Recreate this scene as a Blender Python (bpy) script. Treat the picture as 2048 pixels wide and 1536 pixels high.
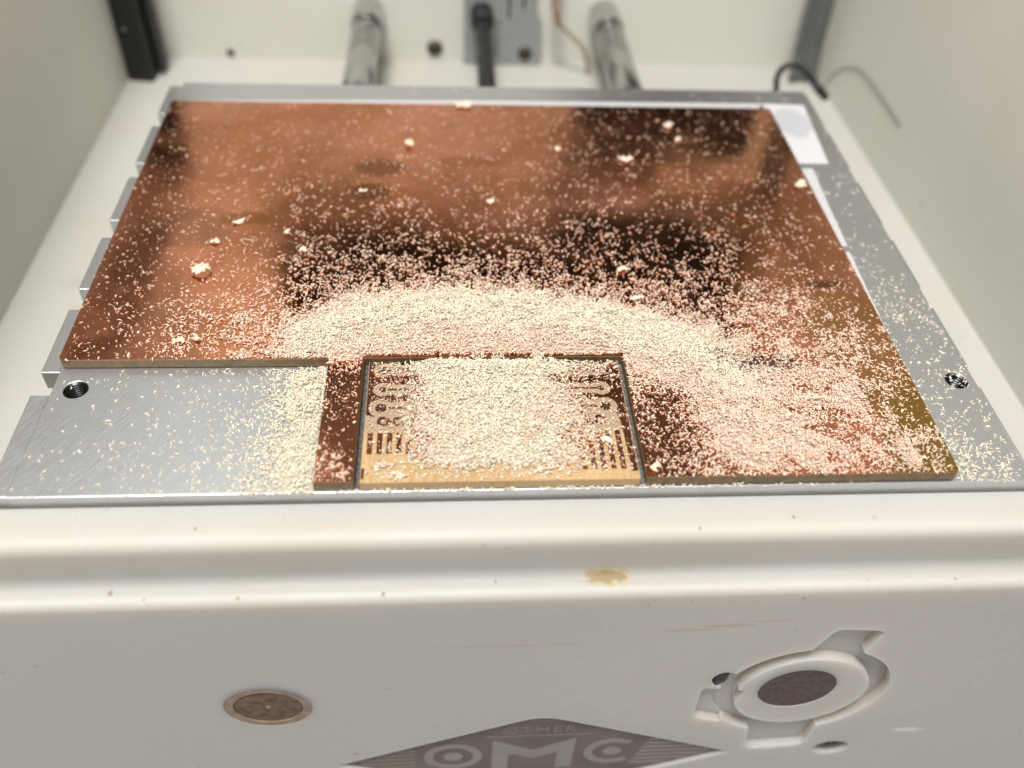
import bpy, bmesh, math, random
import numpy as np
from mathutils import Vector, Matrix

for o in list(bpy.data.objects):
    bpy.data.objects.remove(o, do_unlink=True)
scene = bpy.context.scene
COL = scene.collection
S = 0.001                                   # everything below is written in millimetres

# ------------------------------------------------------------------ camera
cd = bpy.data.cameras.new('camera')
cam = bpy.data.objects.new('camera', cd); COL.objects.link(cam)
cam.location = (57.024*S, -74.509*S, 94.463*S)
cam.rotation_euler = (0.78463, -0.04346, -0.05513)
cd.sensor_width = 36.0
cd.lens = 1790.03/2048*36.0
cd.clip_start = 0.005; cd.clip_end = 50
cd.dof.use_dof = True
cd.dof.focus_distance = 0.134
cd.dof.aperture_fstop = 12.0
scene.camera = cam

# ------------------------------------------------------------------ world and lamps
w = bpy.data.worlds.new('World'); scene.world = w; w.use_nodes = True
bg = w.node_tree.nodes['Background']
bg.inputs['Color'].default_value = (1.0, 0.97, 0.93, 1)
bg.inputs['Strength'].default_value = 0.68

def area(name, loc, target, sx, sy, power, color):
    l = bpy.data.lights.new(name, 'AREA'); l.shape = 'RECTANGLE'
    l.size = sx; l.size_y = sy; l.energy = power; l.color = color
    o = bpy.data.objects.new(name, l); COL.objects.link(o)
    o.location = loc
    o.rotation_euler = (Vector(target)-Vector(loc)).to_track_quat('-Z', 'Y').to_euler()
    return o
area('ceiling_lamp', (-0.01, -0.17, 0.72), (0.07, 0.03, 0), 0.22, 0.15, 9.8, (1.0, 0.975, 0.93))
area('fill_lamp', (-0.12, 0.06, 0.90), (0.07, 0.05, 0), 0.5, 0.4, 2.6, (1.0, 0.97, 0.93))  # unseen fill lamp, added overhead to brighten the aluminium bed

vs = scene.view_settings
vs.view_transform = 'Standard'; vs.look = 'None'; vs.exposure = -0.08; vs.gamma = 1.0
vs.use_curve_mapping = False
scene.render.engine = 'CYCLES'
scene.cycles.use_denoising = True
scene.cycles.max_bounces = 14
scene.cycles.diffuse_bounces = 10

# ------------------------------------------------------------------ materials
class NT:
    """small helper round a material's node tree"""
    def __init__(self, name):
        self.m = bpy.data.materials.new(name); self.m.use_nodes = True
        self.t = self.m.node_tree; self.n = self.t.nodes
        self.b = self.n['Principled BSDF']
        self.tc = self.n.new('ShaderNodeTexCoord')
        self.pos = self.tc.outputs['Object']
    def link(self, a, b): self.t.links.new(a, b)
    def noise(self, scale, detail=4, rough=.55, vec=None, dist=0):
        x = self.n.new('ShaderNodeTexNoise'); x.inputs['Scale'].default_value = scale
        x.inputs['Detail'].default_value = detail; x.inputs['Roughness'].default_value = rough
        x.inputs['Distortion'].default_value = dist
        self.link(vec or self.pos, x.inputs['Vector']); return x.outputs['Fac']
    def mapping(self, scale, rot=(0, 0, 0), loc=(0, 0, 0)):
        # rotate first, then stretch, so that streaks follow the rotated axes
        r = self.n.new('ShaderNodeMapping'); r.inputs['Rotation'].default_value = rot
        r.inputs['Location'].default_value = loc
        self.link(self.pos, r.inputs['Vector'])
        x = self.n.new('ShaderNodeMapping'); x.inputs['Scale'].default_value = scale
        self.link(r.outputs['Vector'], x.inputs['Vector']); return x.outputs['Vector']
    def ramp(self, fac, stops):
        x = self.n.new('ShaderNodeValToRGB'); e = x.color_ramp.elements
        while len(e) < len(stops): e.new(.5)
        for i, (p, c) in enumerate(stops):
            e[i].position = p
            e[i].color = (c, c, c, 1) if isinstance(c, (int, float)) else (*c, 1)
        self.link(fac, x.inputs['Fac']); return x.outputs['Color']
    def math(self, op, a, b=None, clamp=False):
        x = self.n.new('ShaderNodeMath'); x.operation = op; x.use_clamp = clamp
        for i, v in enumerate((a, b)):
            if v is None: continue
            if isinstance(v, (int, float)): x.inputs[i].default_value = v
            else: self.link(v, x.inputs[i])
        return x.outputs[0]
    def mix(self, fac, a, b):
        x = self.n.new('ShaderNodeMix'); x.data_type = 'RGBA'
        for s, v in ((x.inputs['Factor'], fac), (x.inputs['A'], a), (x.inputs['B'], b)):
            if isinstance(v, (int, float)): s.default_value = v
            elif isinstance(v, tuple): s.default_value = (*v, 1)
            else: self.link(v, s)
        return x.outputs['Result']
    def blob(self, c, r, soft=.6, wob=.5, scale=400, detail=4):
        """mask of a stain with its own shape round point c (mm), radii r (mm)"""
        v = self.n.new('ShaderNodeVectorMath'); v.operation = 'SUBTRACT'
        self.link(self.pos, v.inputs[0]); v.inputs[1].default_value = [k*S for k in c]
        d = self.n.new('ShaderNodeVectorMath'); d.operation = 'DIVIDE'
        self.link(v.outputs[0], d.inputs[0]); d.inputs[1].default_value = [k*S for k in r]
        l = self.n.new('ShaderNodeVectorMath'); l.operation = 'LENGTH'
        self.link(d.outputs[0], l.inputs[0])
        nz = self.math('MULTIPLY', self.math('SUBTRACT', self.noise(scale, detail), .5), wob*2)
        q = self.math('ADD', l.outputs['Value'], nz)
        mr = self.n.new('ShaderNodeMapRange'); mr.interpolation_type = 'SMOOTHSTEP'
        mr.inputs['From Min'].default_value = 1+soft/2; mr.inputs['From Max'].default_value = 1-soft/2
        self.link(q, mr.inputs['Value']); return mr.outputs['Result']
    def color(self, c):
        if isinstance(c, tuple): self.b.inputs['Base Color'].default_value = (*c, 1)
        else: self.link(c, self.b.inputs['Base Color'])
    def rough(self, r):
        if isinstance(r, (int, float)): self.b.inputs['Roughness'].default_value = r
        else: self.link(r, self.b.inputs['Roughness'])
    def bump(self, h, strength, dist):
        x = self.n.new('ShaderNodeBump'); x.inputs['Strength'].default_value = strength
        x.inputs['Distance'].default_value = dist*S
        self.link(h, x.inputs['Height']); self.link(x.outputs[0], self.b.inputs['Normal'])
    def set(self, **k):
        for a, v in k.items(): self.b.inputs[a.replace('_', ' ')].default_value = v

def plain(name, col, rough=.5, metal=0., var=.25, scale=600, bump=0.0):
    m = NT(name)
    dark = tuple(c*(1-var) for c in col)
    m.color(m.ramp(m.noise(scale, 5), [(.3, dark), (.7, col)]))
    m.rough(m.ramp(m.noise(scale*.6, 4), [(.3, max(0, rough-.08)), (.7, min(1, rough+.1))]))
    m.set(Metallic=metal)
    if bump: m.bump(m.noise(scale*2, 4), .5, bump)
    return m.m

def white_plastic(name, col, stains=(), sss=0):
    m = NT(name)
    base = m.ramp(m.noise(14, 3), [(.3, tuple(c*.95 for c in col)), (.7, col)])
    # fine grime specks
    sp = m.ramp(m.noise(520, 2, .4), [(.735, 0.0), (.77, 1.0)])
    thin = m.ramp(m.noise(60, 2), [(.45, 0.0), (.7, .8)])
    base = m.mix(m.math('MULTIPLY', sp, thin), base, tuple(c*.42 for c in col))
    yl = m.ramp(m.noise(38, 4), [(.5, 0.0), (.85, .35)])
    base = m.mix(yl, base, (col[0]*.93, col[1]*.88, col[2]*.72))
    for c, r, colr, a in stains:
        k = m.blob(c, r, .5, .9, 900, 6)
        base = m.mix(m.math('MULTIPLY', k, a), base, colr)
    m.color(base)
    m.rough(m.ramp(m.noise(90, 5), [(.3, .50), (.7, .66)])); m.set(Specular_IOR_Level=.35)
    m.bump(m.noise(260, 5), .25, .12)
    if sss: m.set(Subsurface_Weight=sss, Subsurface_Scale=.011)
    m.b.inputs['Subsurface Radius'].default_value = (1.0, .85, .65)
    return m.m

M = {}
WH = (.57, .565, .52)
M['panel'] = white_plastic('front panel plastic', (.385, .373, .35), stains=[
    ((78.2, -7.7, -9.9), (2.7, 1.1, .9), (.13, .08, .025), .95),
    ((78.2, -7.7, -9.9), (3.5, 1.7, 1.4), (.38, .31, .16), .6),
    ((41.1, -4.6, -1.6), (1.1, .5, 1), (.41, .36, .26), .6),
    ((45.5, -4.2, -1.6), (.8, .4, 1), (.41, .37, .28), .5),
    ((91, -10.45, -20.3), (4, 2, .42), (.28, .225, .155), .7), ((96.5, -10.45, -19.4), (4, 2, .5), (.27, .21, .135), .7), ((102.5, -10.45, -18.4), (4.5, 2, .32), (.31, .26, .19), .6),
    ((66, -10.45, -23.4), (14, 2, .30), (.35, .31, .24), .6),
    ((137, -10.45, -57), (2.6, 2, .8), (.60, .58, .55), .7),
    ((108, -10.45, -33), (34, 3, 22), (.42, .395, .365), .5),
] + [((x, y, z), (r, r*1.4, r), (.20, .155, .115), .75) for x, y, z, r in
    [(12.5, -8.6, -10.0, .3), (17, -9.6, -10.1, .16), (24.3, -4.6, -1.6, .2), (29, -9.7, -10.1, .2), (48, -9.6, -10.1, .25), (63, -8.2, -10, .2),
     (103, -4.6, -1.6, .25), (138, -8.0, -10, .3), (127, -9.4, -10.1, .2), (90, -6.0, -1.7, .22)]], sss=.75)
M['wall'] = white_plastic('enclosure plastic', WH)
M['floor'] = white_plastic('shaded floor plastic', (.40, .393, .365), stains=[  # same plastic as the walls, darkened: floor shade is in the colour
    ((-12, 75, -25), (9, 3.5, 2), (.34, .33, .30), .8), ((-14, 66, -25), (5, 2, 2), (.37, .32, .23), .5)])

# bare aluminium with rubbed scratches
def aluminium(name, rough, col=(.66, .67, .69)):
    m = NT(name)
    v = m.mapping((26, 420, 400), (0, 0, math.radians(-58)))
    s1 = m.noise(1.0*10, 6, .62, v)
    v2 = m.mapping((18, 520, 400), (0, 0, math.radians(-35)), (.3, .1, 0))
    s2 = m.noise(1.0*8, 6, .65, v2)
    cl = m.noise(30, 4)
    mixed = m.mix(m.ramp(cl, [(.4, 0.0), (.6, 1.0)]), s1, s2)
    c = m.ramp(mixed, [(.30, tuple(k*.86 for k in col)), (.5, col), (.75, tuple(min(1, k*1.16) for k in col))])
    m.color(m.mix(m.ramp(m.noise(55, 5), [(.35, .35), (.65, 0.0)]), c, (.56, .58, .61)))
    m.rough(m.ramp(mixed, [(.3, rough+.08), (.7, rough-.07)]))
    m.bump(mixed, .45, .08)
    m.set(Metallic=1.0)
    return m.m
M['alu'] = aluminium('rubbed aluminium', .35, (.63, .65, .66))
M['alu_edge'] = plain('cut aluminium edge', (.72, .73, .74), .34, 1.0, .15, 800)

# tarnished copper foil
def copper(name, stains=True):
    m = NT(name)
    n1 = m.ramp(m.noise(26, 5, .6, dist=.6), [(.30, (.36, .135, .055)), (.44, (.57, .225, .11)), (.56, (.68, .30, .18)), (.70, (.52, .225, .095))])
    n2 = m.ramp(m.noise(95, 6, .65, dist=.8), [(.42, 0.0), (.68, .6)])
    c = m.mix(n2, n1, (.40, .17, .07))
    if stains:
        for cc, r, col, a, wob in [
            ((44.1, 76.6, 1.7), (4.6, 2.9, 2), (.26, .10, .035), .80, .35),
            ((42.8, 68.2, 1.7), (3.2, 2.6, 2), (.24, .09, .03), .80, .4),
            ((21, 59.5, 1.7), (5.5, 2.0, 2), (.32, .12, .03), .7, .8),
            ((127, 4, 1.7), (9, 16, 2), (.34, .23, .045), .85, .5),
            ((122, 26, 1.7), (8, 12, 2), (.42, .24, .07), .6, .7),
            ((118, 88, 1.7), (12, 12, 2), (.45, .19, .08), .6, .6),
            ((103.5, 21.6, 1.7), (6.0, 2.0, 2), (.08, .05, .06), .5, .9),
            ((12, 57, 1.7), (7, 6, 2), (.34, .15, .09), .6, .6),
            ((120.5, 41, 1.7), (3.4, .8, 2), (.16, .07, .03), .8, .9),
            ((62, 79, 1.7), (7, 2.2, 2), (.40, .15, .06), .6, .9)]:
            c = m.mix(m.math('MULTIPLY', m.blob(cc, r, .5, wob, 220), a), c, col)
    # hairline scratches
    v = m.mapping((9, 700, 300), (0, 0, math.radians(-4)))
    sc = m.ramp(m.noise(6, 3, .5, v), [(.70, 0.0), (.74, 1.0)])
    c = m.mix(m.math('MULTIPLY', sc, .22), c, (.95, .55, .34))
    m.color(c)
    m.rough(m.ramp(m.noise(45, 6, .6), [(.3, .06), (.48, .12), (.60, .26), (.72, .16)]))
    m.bump(m.noise(60, 3), .22, .10)
    m.set(Metallic=1.0)
    return m.m
M['copper'] = copper('tarnished copper foil')
M['copper2'] = copper('milled copper foil', False)
M['board'] = plain('brown phenolic board', (.17, .11, .05), .45, 0, .45, 900)
def amber():
    m = NT('amber phenolic board')
    v = m.mapping((500, 60, 60))
    m.color(m.mix(m.ramp(m.noise(14, 5, .6, v), [(.35, 0.0), (.65, .7)]),
                  m.ramp(m.noise(120, 5), [(.3, (.28, .155, .05)), (.7, (.39, .25, .105))]), (.46, .35, .22)))
    field = m.blob((63.8, 17.5, 1.6), (60, 9.5, 3), .25, .12, 200)
    m.color(m.mix(m.math('MULTIPLY', field, .85), m.b.inputs['Base Color'].links[0].from_socket, (.27, .20, .14)))
    m.rough(.36); m.bump(m.noise(900, 4), .3, .03)
    m.set(Subsurface_Weight=.15, Subsurface_Scale=.0006)
    return m.m
M['amber'] = amber()
M['paper'] = plain('white tape paper', (.42, .415, .425), .6, 0, .06, 300)
def spotted():
    m = NT('white tape paper with grey spot')
    c = m.mix(m.math('MULTIPLY', m.blob((131.6, 98.5, .1), (4.0, 6.0, 2), .25, .25, 300), .55),
              (.46, .455, .465), (.27, .28, .305))
    m.color(c); m.rough(.6); return m.m
M['paper_spot'] = spotted()
M['black'] = plain('black anodised metal', (.006, .006, .0065), .55, 0, .3, 500)
M['blackrub'] = plain('black rubber', (.018, .019, .02), .55, 0, .3, 500)
M['greycable'] = plain('grey cable jacket', (.12, .125, .12), .5, 0, .2, 300)
M['steel'] = plain('polished steel', (.55, .55, .54), .22, 1.0, .15, 300)
M['screw'] = plain('dull screw steel', (.13, .11, .085), .6, 1.0, .4, 900)
M['plate'] = plain('grey painted plate', (.30, .31, .315), .45, .3, .15, 300)
M['hole'] = plain('dark hole', (.01, .009, .009), .6)
M['thread'] = plain('dark thread steel', (.045, .045, .05), .25, 1.0, .4, 900)  # thread metal set darker than the aluminium plate
M['dirtymag'] = plain('rust stained magnet', (.155, .085, .05), .62, .0, .75, 700, .1)
M['magring'] = plain('tan stained ring', (.27, .19, .135), .6, 0, .4, 500)
M['logo'] = plain('brown printed plate', (.105, .08, .064), .5, 0, .3, 160)
M['logolight'] = plain('grey print', (.20, .185, .16), .5, 0, .15, 200)
M['logodark'] = plain('pale print', (.165, .135, .11), .5, 0, .15, 200)
M['shade_dust'] = plain('groove shade and dust', (.14, .125, .115), .6, 0, .85, 1500, .2)  # dark tone holds the groove's shade as well as cutting dust
M['reflection_line'] = plain('grey reflection line', (.20, .20, .175), .5)  # tone of the added line that imitates a cable reflection
M['darkmag'] = plain('blackened magnet', (.075, .038, .024), .5, 0, .8, 1400, .1)
M['housing'] = plain('dark grey plastic', (.06, .053, .05), .75, 0, .3, 60)
M['side_blocker'] = plain('smoked brown acrylic', (.13, .095, .09), .3, 0, .2, 40)  # colour of the unseen pane that darkens the copper mirror
M['brownwire'] = plain('brown wire', (.30, .235, .165), .5)
M['orange'] = plain('orange wire sleeve', (.24, .15, .07), .5)

def chip_mat():
    m = NT('milled chips')
    a = m.n.new('ShaderNodeAttribute'); a.attribute_name = 'tint'
    m.link(a.outputs['Color'], m.b.inputs['Base Color'])
    m.rough(.40); m.set(Specular_IOR_Level=.5)
    tr = m.n.new('ShaderNodeBsdfTranslucent'); m.link(a.outputs['Color'], tr.inputs['Color'])
    mx = m.n.new('ShaderNodeMixShader'); mx.inputs[0].default_value = .45
    out = m.n['Material Output']
    m.link(m.b.outputs[0], mx.inputs[1]); m.link(tr.outputs[0], mx.inputs[2])
    m.link(mx.outputs[0], out.inputs['Surface'])
    return m.m
M['chip'] = chip_mat()
M['flake'] = plain('cream flake', (.64, .54, .42), .55, 0, .12, 900)
M['flakecu'] = plain('copper side of flake', (.86, .36, .15), .35, .6, .2, 900)

# ------------------------------------------------------------------ building helpers
def mesh_obj(name, me, mat, parent=None):
    o = bpy.data.objects.new(name, me); COL.objects.link(o)
    if mat is not None:
        me.materials.clear()
        for k in (mat if isinstance(mat, (list, tuple)) else [mat]): me.materials.append(k)
    if parent: o.parent = parent
    return o
def finish(bm, name, mat, parent=None, smooth=False, scale=True):
    if scale: bmesh.ops.scale(bm, vec=(S, S, S), verts=bm.verts)
    bmesh.ops.recalc_face_normals(bm, faces=bm.faces)
    me = bpy.data.meshes.new(name); bm.to_mesh(me); bm.free()
    if smooth:
        for p in me.polygons: p.use_smooth = True
    return mesh_obj(name, me, mat, parent)
def box(bm, x0, x1, y0, y1, z0, z1, bev=0, seg=2):
    r = bmesh.ops.create_cube(bm, size=1)
    for v in r['verts']:
        v.co = Vector(((x0+x1)/2+v.co.x*(x1-x0), (y0+y1)/2+v.co.y*(y1-y0), (z0+z1)/2+v.co.z*(z1-z0)))
    if bev:
        es = list({e for v in r['verts'] for e in v.link_edges})
        bmesh.ops.bevel(bm, geom=es, offset=bev, segments=seg, affect='EDGES', profile=.5)
def prism(bm, pts, a, b, axis='z'):
    """extrude a 2D outline between a and b: axis z uses (x,y), axis y uses (x,z), axis x uses (y,z)"""
    f = {'z': lambda p, t: (p[0], p[1], t), 'y': lambda p, t: (p[0], t, p[1]), 'x': lambda p, t: (t, p[0], p[1])}[axis]
    A = [bm.verts.new(f(p, a)) for p in pts]; B = [bm.verts.new(f(p, b)) for p in pts]
    n = len(pts)
    bm.faces.new(A); bm.faces.new(B[::-1])
    for i in range(n): bm.faces.new((A[i], B[i], B[(i+1) % n], A[(i+1) % n]))
def circle(cx, cy, rx, ry=None, n=48, a0=0, a1=2*math.pi, close=True):
    ry = rx if ry is None else ry
    m = n if close else n+1
    return [(cx+rx*math.cos(a0+(a1-a0)*i/n), cy+ry*math.sin(a0+(a1-a0)*i/n)) for i in range(m)]
def capsule(x0, x1, y, r, n=14):
    return [(x1+r*math.cos(-math.pi/2+math.pi*i/n), y+r*math.sin(-math.pi/2+math.pi*i/n)) for i in range(n+1)] + \
           [(x0+r*math.cos(math.pi/2+math.pi*i/n), y+r*math.sin(math.pi/2+math.pi*i/n)) for i in range(n+1)]
def ring(bm, cx, cy, ro, ri, a, b, axis='z', n=40, sy=1.0):
    f = {'z': lambda x, y, t: (x, y, t), 'y': lambda x, y, t: (x, t, y)}[axis]
    R = []
    for r, t in ((ro, a), (ro, b), (ri, b), (ri, a)):
        R.append([bm.verts.new(f(*(lambda q: q)( (cx+r*math.cos(2*math.pi*i/n), cy+sy*r*math.sin(2*math.pi*i/n))), t)) for i in range(n)])
    for k in range(4):
        for i in range(n):
            bm.faces.new((R[k][i], R[k][(i+1) % n], R[(k+1) % 4][(i+1) % n], R[(k+1) % 4][i]))
def tube(bm, pts, r, n=10, cap=True):
    pts = [Vector(p) for p in pts]; rings = []
    up = Vector((0, 0, 1))
    for i, p in enumerate(pts):
        d = (pts[min(i+1, len(pts)-1)]-pts[max(i-1, 0)]).normalized()
        u = d.cross(up)
        if u.length < .05: u = d.cross(Vector((1, 0, 0)))
        u.normalize(); v = d.cross(u)
        rr = r[i] if isinstance(r, (list, tuple)) else r
        rings.append([bm.verts.new(p+u*rr*math.cos(2*math.pi*k/n)+v*rr*math.sin(2*math.pi*k/n)) for k in range(n)])
    for a, b in zip(rings, rings[1:]):
        for k in range(n): bm.faces.new((a[k], a[(k+1) % n], b[(k+1) % n], b[k]))
    if cap: bm.faces.new(rings[0][::-1]); bm.faces.new(rings[-1])
def spline(pts, n=10):
    P = [Vector(p) for p in pts]; out = []
    for i in range(len(P)-1):
        a, b, c, d = P[max(i-1, 0)], P[i], P[i+1], P[min(i+2, len(P)-1)]
        for k in range(n):
            t = k/n
            out.append(.5*((2*b)+(c-a)*t+(2*a-5*b+4*c-d)*t*t+(3*b-a-3*c+d)*t**3))
    return out+[P[-1]]
def fillet(poly, radii, n=6):
    out = []; N = len(poly)
    for i, p in enumerate(poly):
        r = radii[i]
        if not r: out.append(p); continue
        p = Vector(p); a = (Vector(poly[i-1])-p).normalized(); b = (Vector(poly[(i+1) % N])-p).normalized()
        A = p+a*r; B = p+b*r
        for k in range(n+1):
            t = k/n; out.append(tuple((1-t)**2*A+2*t*(1-t)*p+t*t*B))
    return out
def cut(o, builders):
    """boolean the prisms drawn by builders out of o's mesh"""
    for bld in builders:
        bm = bmesh.new(); bld(bm)
        bmesh.ops.scale(bm, vec=(S, S, S), verts=bm.verts); bmesh.ops.recalc_face_normals(bm, faces=bm.faces)
        me = bpy.data.meshes.new('cutter'); bm.to_mesh(me); bm.free()
        c = bpy.data.objects.new('cutter', me); COL.objects.link(c)
        md = o.modifiers.new('b', 'BOOLEAN'); md.operation = 'DIFFERENCE'; md.object = c; md.solver = 'EXACT'
        dg = bpy.context.evaluated_depsgraph_get(); dg.update()
        nm = bpy.data.meshes.new_from_object(o.evaluated_get(dg))
        o.modifiers.clear(); o.data = nm
        bpy.data.objects.remove(c, do_unlink=True)
def soften(o, width, seg=2, angle=30):
    b = o.modifiers.new('edge', 'BEVEL'); b.width = width*S; b.segments = seg
    b.limit_method = 'ANGLE'; b.angle_limit = math.radians(angle); b.harden_normals = False
def tag(o, label, cat, group=None):
    o['label'] = label; o['category'] = cat
    if group: o['group'] = group
    return o
def thing(name, label, cat, loc=(0, 0, 0), group=None):
    o = bpy.data.objects.new(name, None); COL.objects.link(o)
    o.empty_display_size = .005
    return tag(o, label, cat, group)
def struct(o): o['kind'] = 'structure'; return o

# ------------------------------------------------------------------ the enclosure
XL, XR, YB, ZF = -30.3, 166.0, 178.0, -25.0
bm = bmesh.new(); box(bm, XL-6, XR+6, -0.75, YB+6, ZF-5, ZF); struct(finish(bm, 'floor', M['floor']))
bm = bmesh.new(); prism(bm, fillet([(XL-6, ZF+.01), (XL, ZF+.01), (XL, 56), (XL-6, 56)], [0, 0, 1, 1]), -0.75, YB-.02, 'y')
struct(finish(bm, 'wall_left', M['wall']))
bm = bmesh.new(); prism(bm, fillet([(XR, ZF+.01), (XR+6, ZF+.01), (XR+6, 80), (XR, 80)], [0, 0, 1, 1]), -0.75, YB-.02, 'y')
struct(finish(bm, 'wall_right', M['wall']))
bm = bmesh.new(); box(bm, XL-6, XR+6, YB, YB+6, ZF+.01, 330); struct(finish(bm, 'wall_back', M['wall']))
# rounded fillets where the floor meets walls (the moulded corner)
def cove(name, pts, axis, a, b):
    bm = bmesh.new(); prism(bm, pts, a, b, axis); return struct(finish(bm, name, M['wall'], smooth=False))

# ------------------------------------------------------------------ front panel of the machine
fp = thing('front_panel', 'stepped white plastic front panel with two round magnets and a diamond emblem', 'panel')
prof = [(-0.75, -1.6), (-7.2, -1.6), (-7.2, -10.0), (-10.45, -10.0), (-10.45, -112), (-0.75, -112)]
prof = fillet(prof, [.4, 2.0, 1.7, 1.5, 0, 0], 10)
bm = bmesh.new(); prism(bm, prof, -48, 190, 'x')
casing = finish(bm, 'casing', M['panel'], fp)
CX, CZ = 113.4, -41.3
def annul(bm): ring(bm, CX, CZ, 14.1, 10.8, -12, -8.7, 'y', 64)
def pr(pts, depth): return lambda bm: prism(bm, pts, -12, -10.45+depth, 'y')
logo_pts = fillet([(71.7, -46.6), (106.8, -63.7), (71.7, -80.8), (36.6, -63.7)], [4, 1.0, 4, 1.0], 6)
cut(casing, [annul,
    pr(fillet([(110.6, -29.6), (113.4, -21.3), (121.2, -22.2), (119.4, -31.5)], [0, 1.6, 1.6, 0]), 1.6),
    pr(fillet([(107.5, -52.5), (109.0, -62.6), (119.3, -61.6), (119.5, -53)], [0, 2, 1.5, 0]), 1.5),
    pr(fillet([(96.6, -38.5), (97.0, -49), (102, -51), (104, -40)], [1.5, 1.5, 0, 0]), 1.4),
    pr(circle(99.6, -36.0, 2.0, 2.4, 24), 6.0),
    pr(circle(112.4, -40.0, 6.35, 6.35, 56), .9),
    pr(circle(28.6, -40.6, 6.75, 6.3, 56), .9),
    pr(circle(125.0, -63.4, 3.3, 2.6, 32), 5.0),
    pr(logo_pts, .8)])
soften(casing, .6, 3, 32)
mg = [(112.4, -40.0, 6.3, 6.3), (28.6, -40.6, 6.7, 6.25)]
bm = bmesh.new(); prism(bm, circle(112.4, -40.0, 6.3, 6.3, 56), -10.30, -9.6, 'y')
o = finish(bm, 'magnet', M['darkmag'], fp); o['label'] = 'dark speckled magnet on a ringed boss'
bm = bmesh.new(); prism(bm, circle(28.6, -40.6, 5.3, 4.95, 56), -10.22, -9.6, 'y')
mag = finish(bm, 'magnet', M['dirtymag'], fp); mag['label'] = 'brown magnet in a tan ring'
bm = bmesh.new(); ring(bm, 28.6, -40.6, 6.7, 5.32, -10.38, -9.6, 'y', 56, .933); finish(bm, 'magnet_ring', M['magring'], mag)
bm = bmesh.new(); prism(bm, circle(28.6, -40.6, .42, .4, 16), -10.30, -10.2, 'y'); finish(bm, 'centre_dot', M['magring'], mag)
bm = bmesh.new()
prism(bm, circle(125, -63.0, 2.7, 1.7, 24), -9.9, -9.2, 'y'); box(bm, 124.0, 126.0, -10.1, -9.9, -63.3, -62.8); box(bm, 124.8, 125.2, -10.08, -9.89, -64.2, -62.0)
finish(bm, 'screw', M['thread'], fp)
bm = bmesh.new(); tube(bm, [(99.6, -9.2, -34.5), (99.3, -9.4, -36.5), (98.6, -9.8, -38.2)], [1.1, 1.2, .5], 10); finish(bm, 'black_wire', M['blackrub'], fp, True)
# emblem
bm = bmesh.new()
prism(bm, fillet([(71.7, -46.75), (106.5, -63.7), (71.7, -80.65), (36.9, -63.7)], [4, 1, 4, 1], 6), -9.80, -9.2, 'y')
lg = finish(bm, 'emblem_plate', M['logo'], fp)
YL = (-9.83, -9.7)
def glyph(name, pts, mat='logolight'):
    bm = bmesh.new(); prism(bm, pts, *YL, 'y'); return finish(bm, name, M[mat], lg)
bm = bmesh.new(); ring(bm, 57.1, -63.0, 5.1, 3.5, *YL, 'y', 44); finish(bm, 'letter', M['logolight'], lg)
glyph('letter_dot', circle(57.1, -63.0, 1.7, 1.7, 24))
mpts = [(63.9, -57.0), (71.1, -61.3), (78.3, -57.0), (78.3, -69.2), (75.4, -69.2), (75.4, -62.4), (71.1, -64.9), (66.8, -62.4), (66.8, -69.2), (63.9, -69.2)]
glyph('letter', mpts)
a0, a1 = math.radians(48), math.radians(312)
glyph('letter', circle(85.2, -63.0, 5.1, 5.1, 36, a0, a1, False) + circle(85.2, -63.0, 3.5, 3.5, 36, a1, a0, False))
glyph('letter_dot', circle(85.2, -63.0, 1.7, 1.7, 24))
for i in range(7):
    z = -58.2-i*1.6
    x1 = 71.7+35.1*(1-abs(z+63.7)/17.1)-2.2
    x0 = 91.4+.25*(z+58)
    if x1 > x0+1: glyph('stripe', [(x0, z), (x1, z), (x1-.8, z-.75), (x0-.2, z-.75)])
for i in range(7):
    z = -58.2-i*1.6
    x1 = 71.7-35.1*(1-abs(z+63.7)/17.1)+2.2
    x0 = 52-.25*(z+58)
    if x1 < x0-1 and x0 > x1+1: glyph('stripe', [(x1, z), (min(x0, 50.5), z), (min(x0, 50.5), z-.75), (x1+.8, z-.75)], 'logodark')
glyph('border_line', [(63, -55.35), (80.5, -55.35), (81.4, -55.75), (62, -55.75)], 'logodark')
glyph('border_line', [(68.2, -49.4), (75.2, -49.4), (76.3, -49.9), (67.1, -49.9)], 'logodark')
def text_part(name, body, size, x, z, mat, parent):
    c = bpy.data.curves.new(name, 'FONT'); c.body = body; c.size = size*S; c.extrude = .05*S
    c.align_x = 'CENTER'; c.space_character = 1.25
    t = bpy.data.objects.new('t', c); COL.objects.link(t)
    dg = bpy.context.evaluated_depsgraph_get(); dg.update()
    me = bpy.data.meshes.new_from_object(t.evaluated_get(dg)); bpy.data.objects.remove(t, do_unlink=True)
    me.transform(Matrix.Translation((x*S, -9.79*S, z*S)) @ Matrix.Rotation(math.pi/2, 4, 'X'))
    return mesh_obj(name, me, M[mat], parent)
text_part('lettering', 'OTHER', 3.4, 71.7, -54.3, 'logodark', lg)

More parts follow.
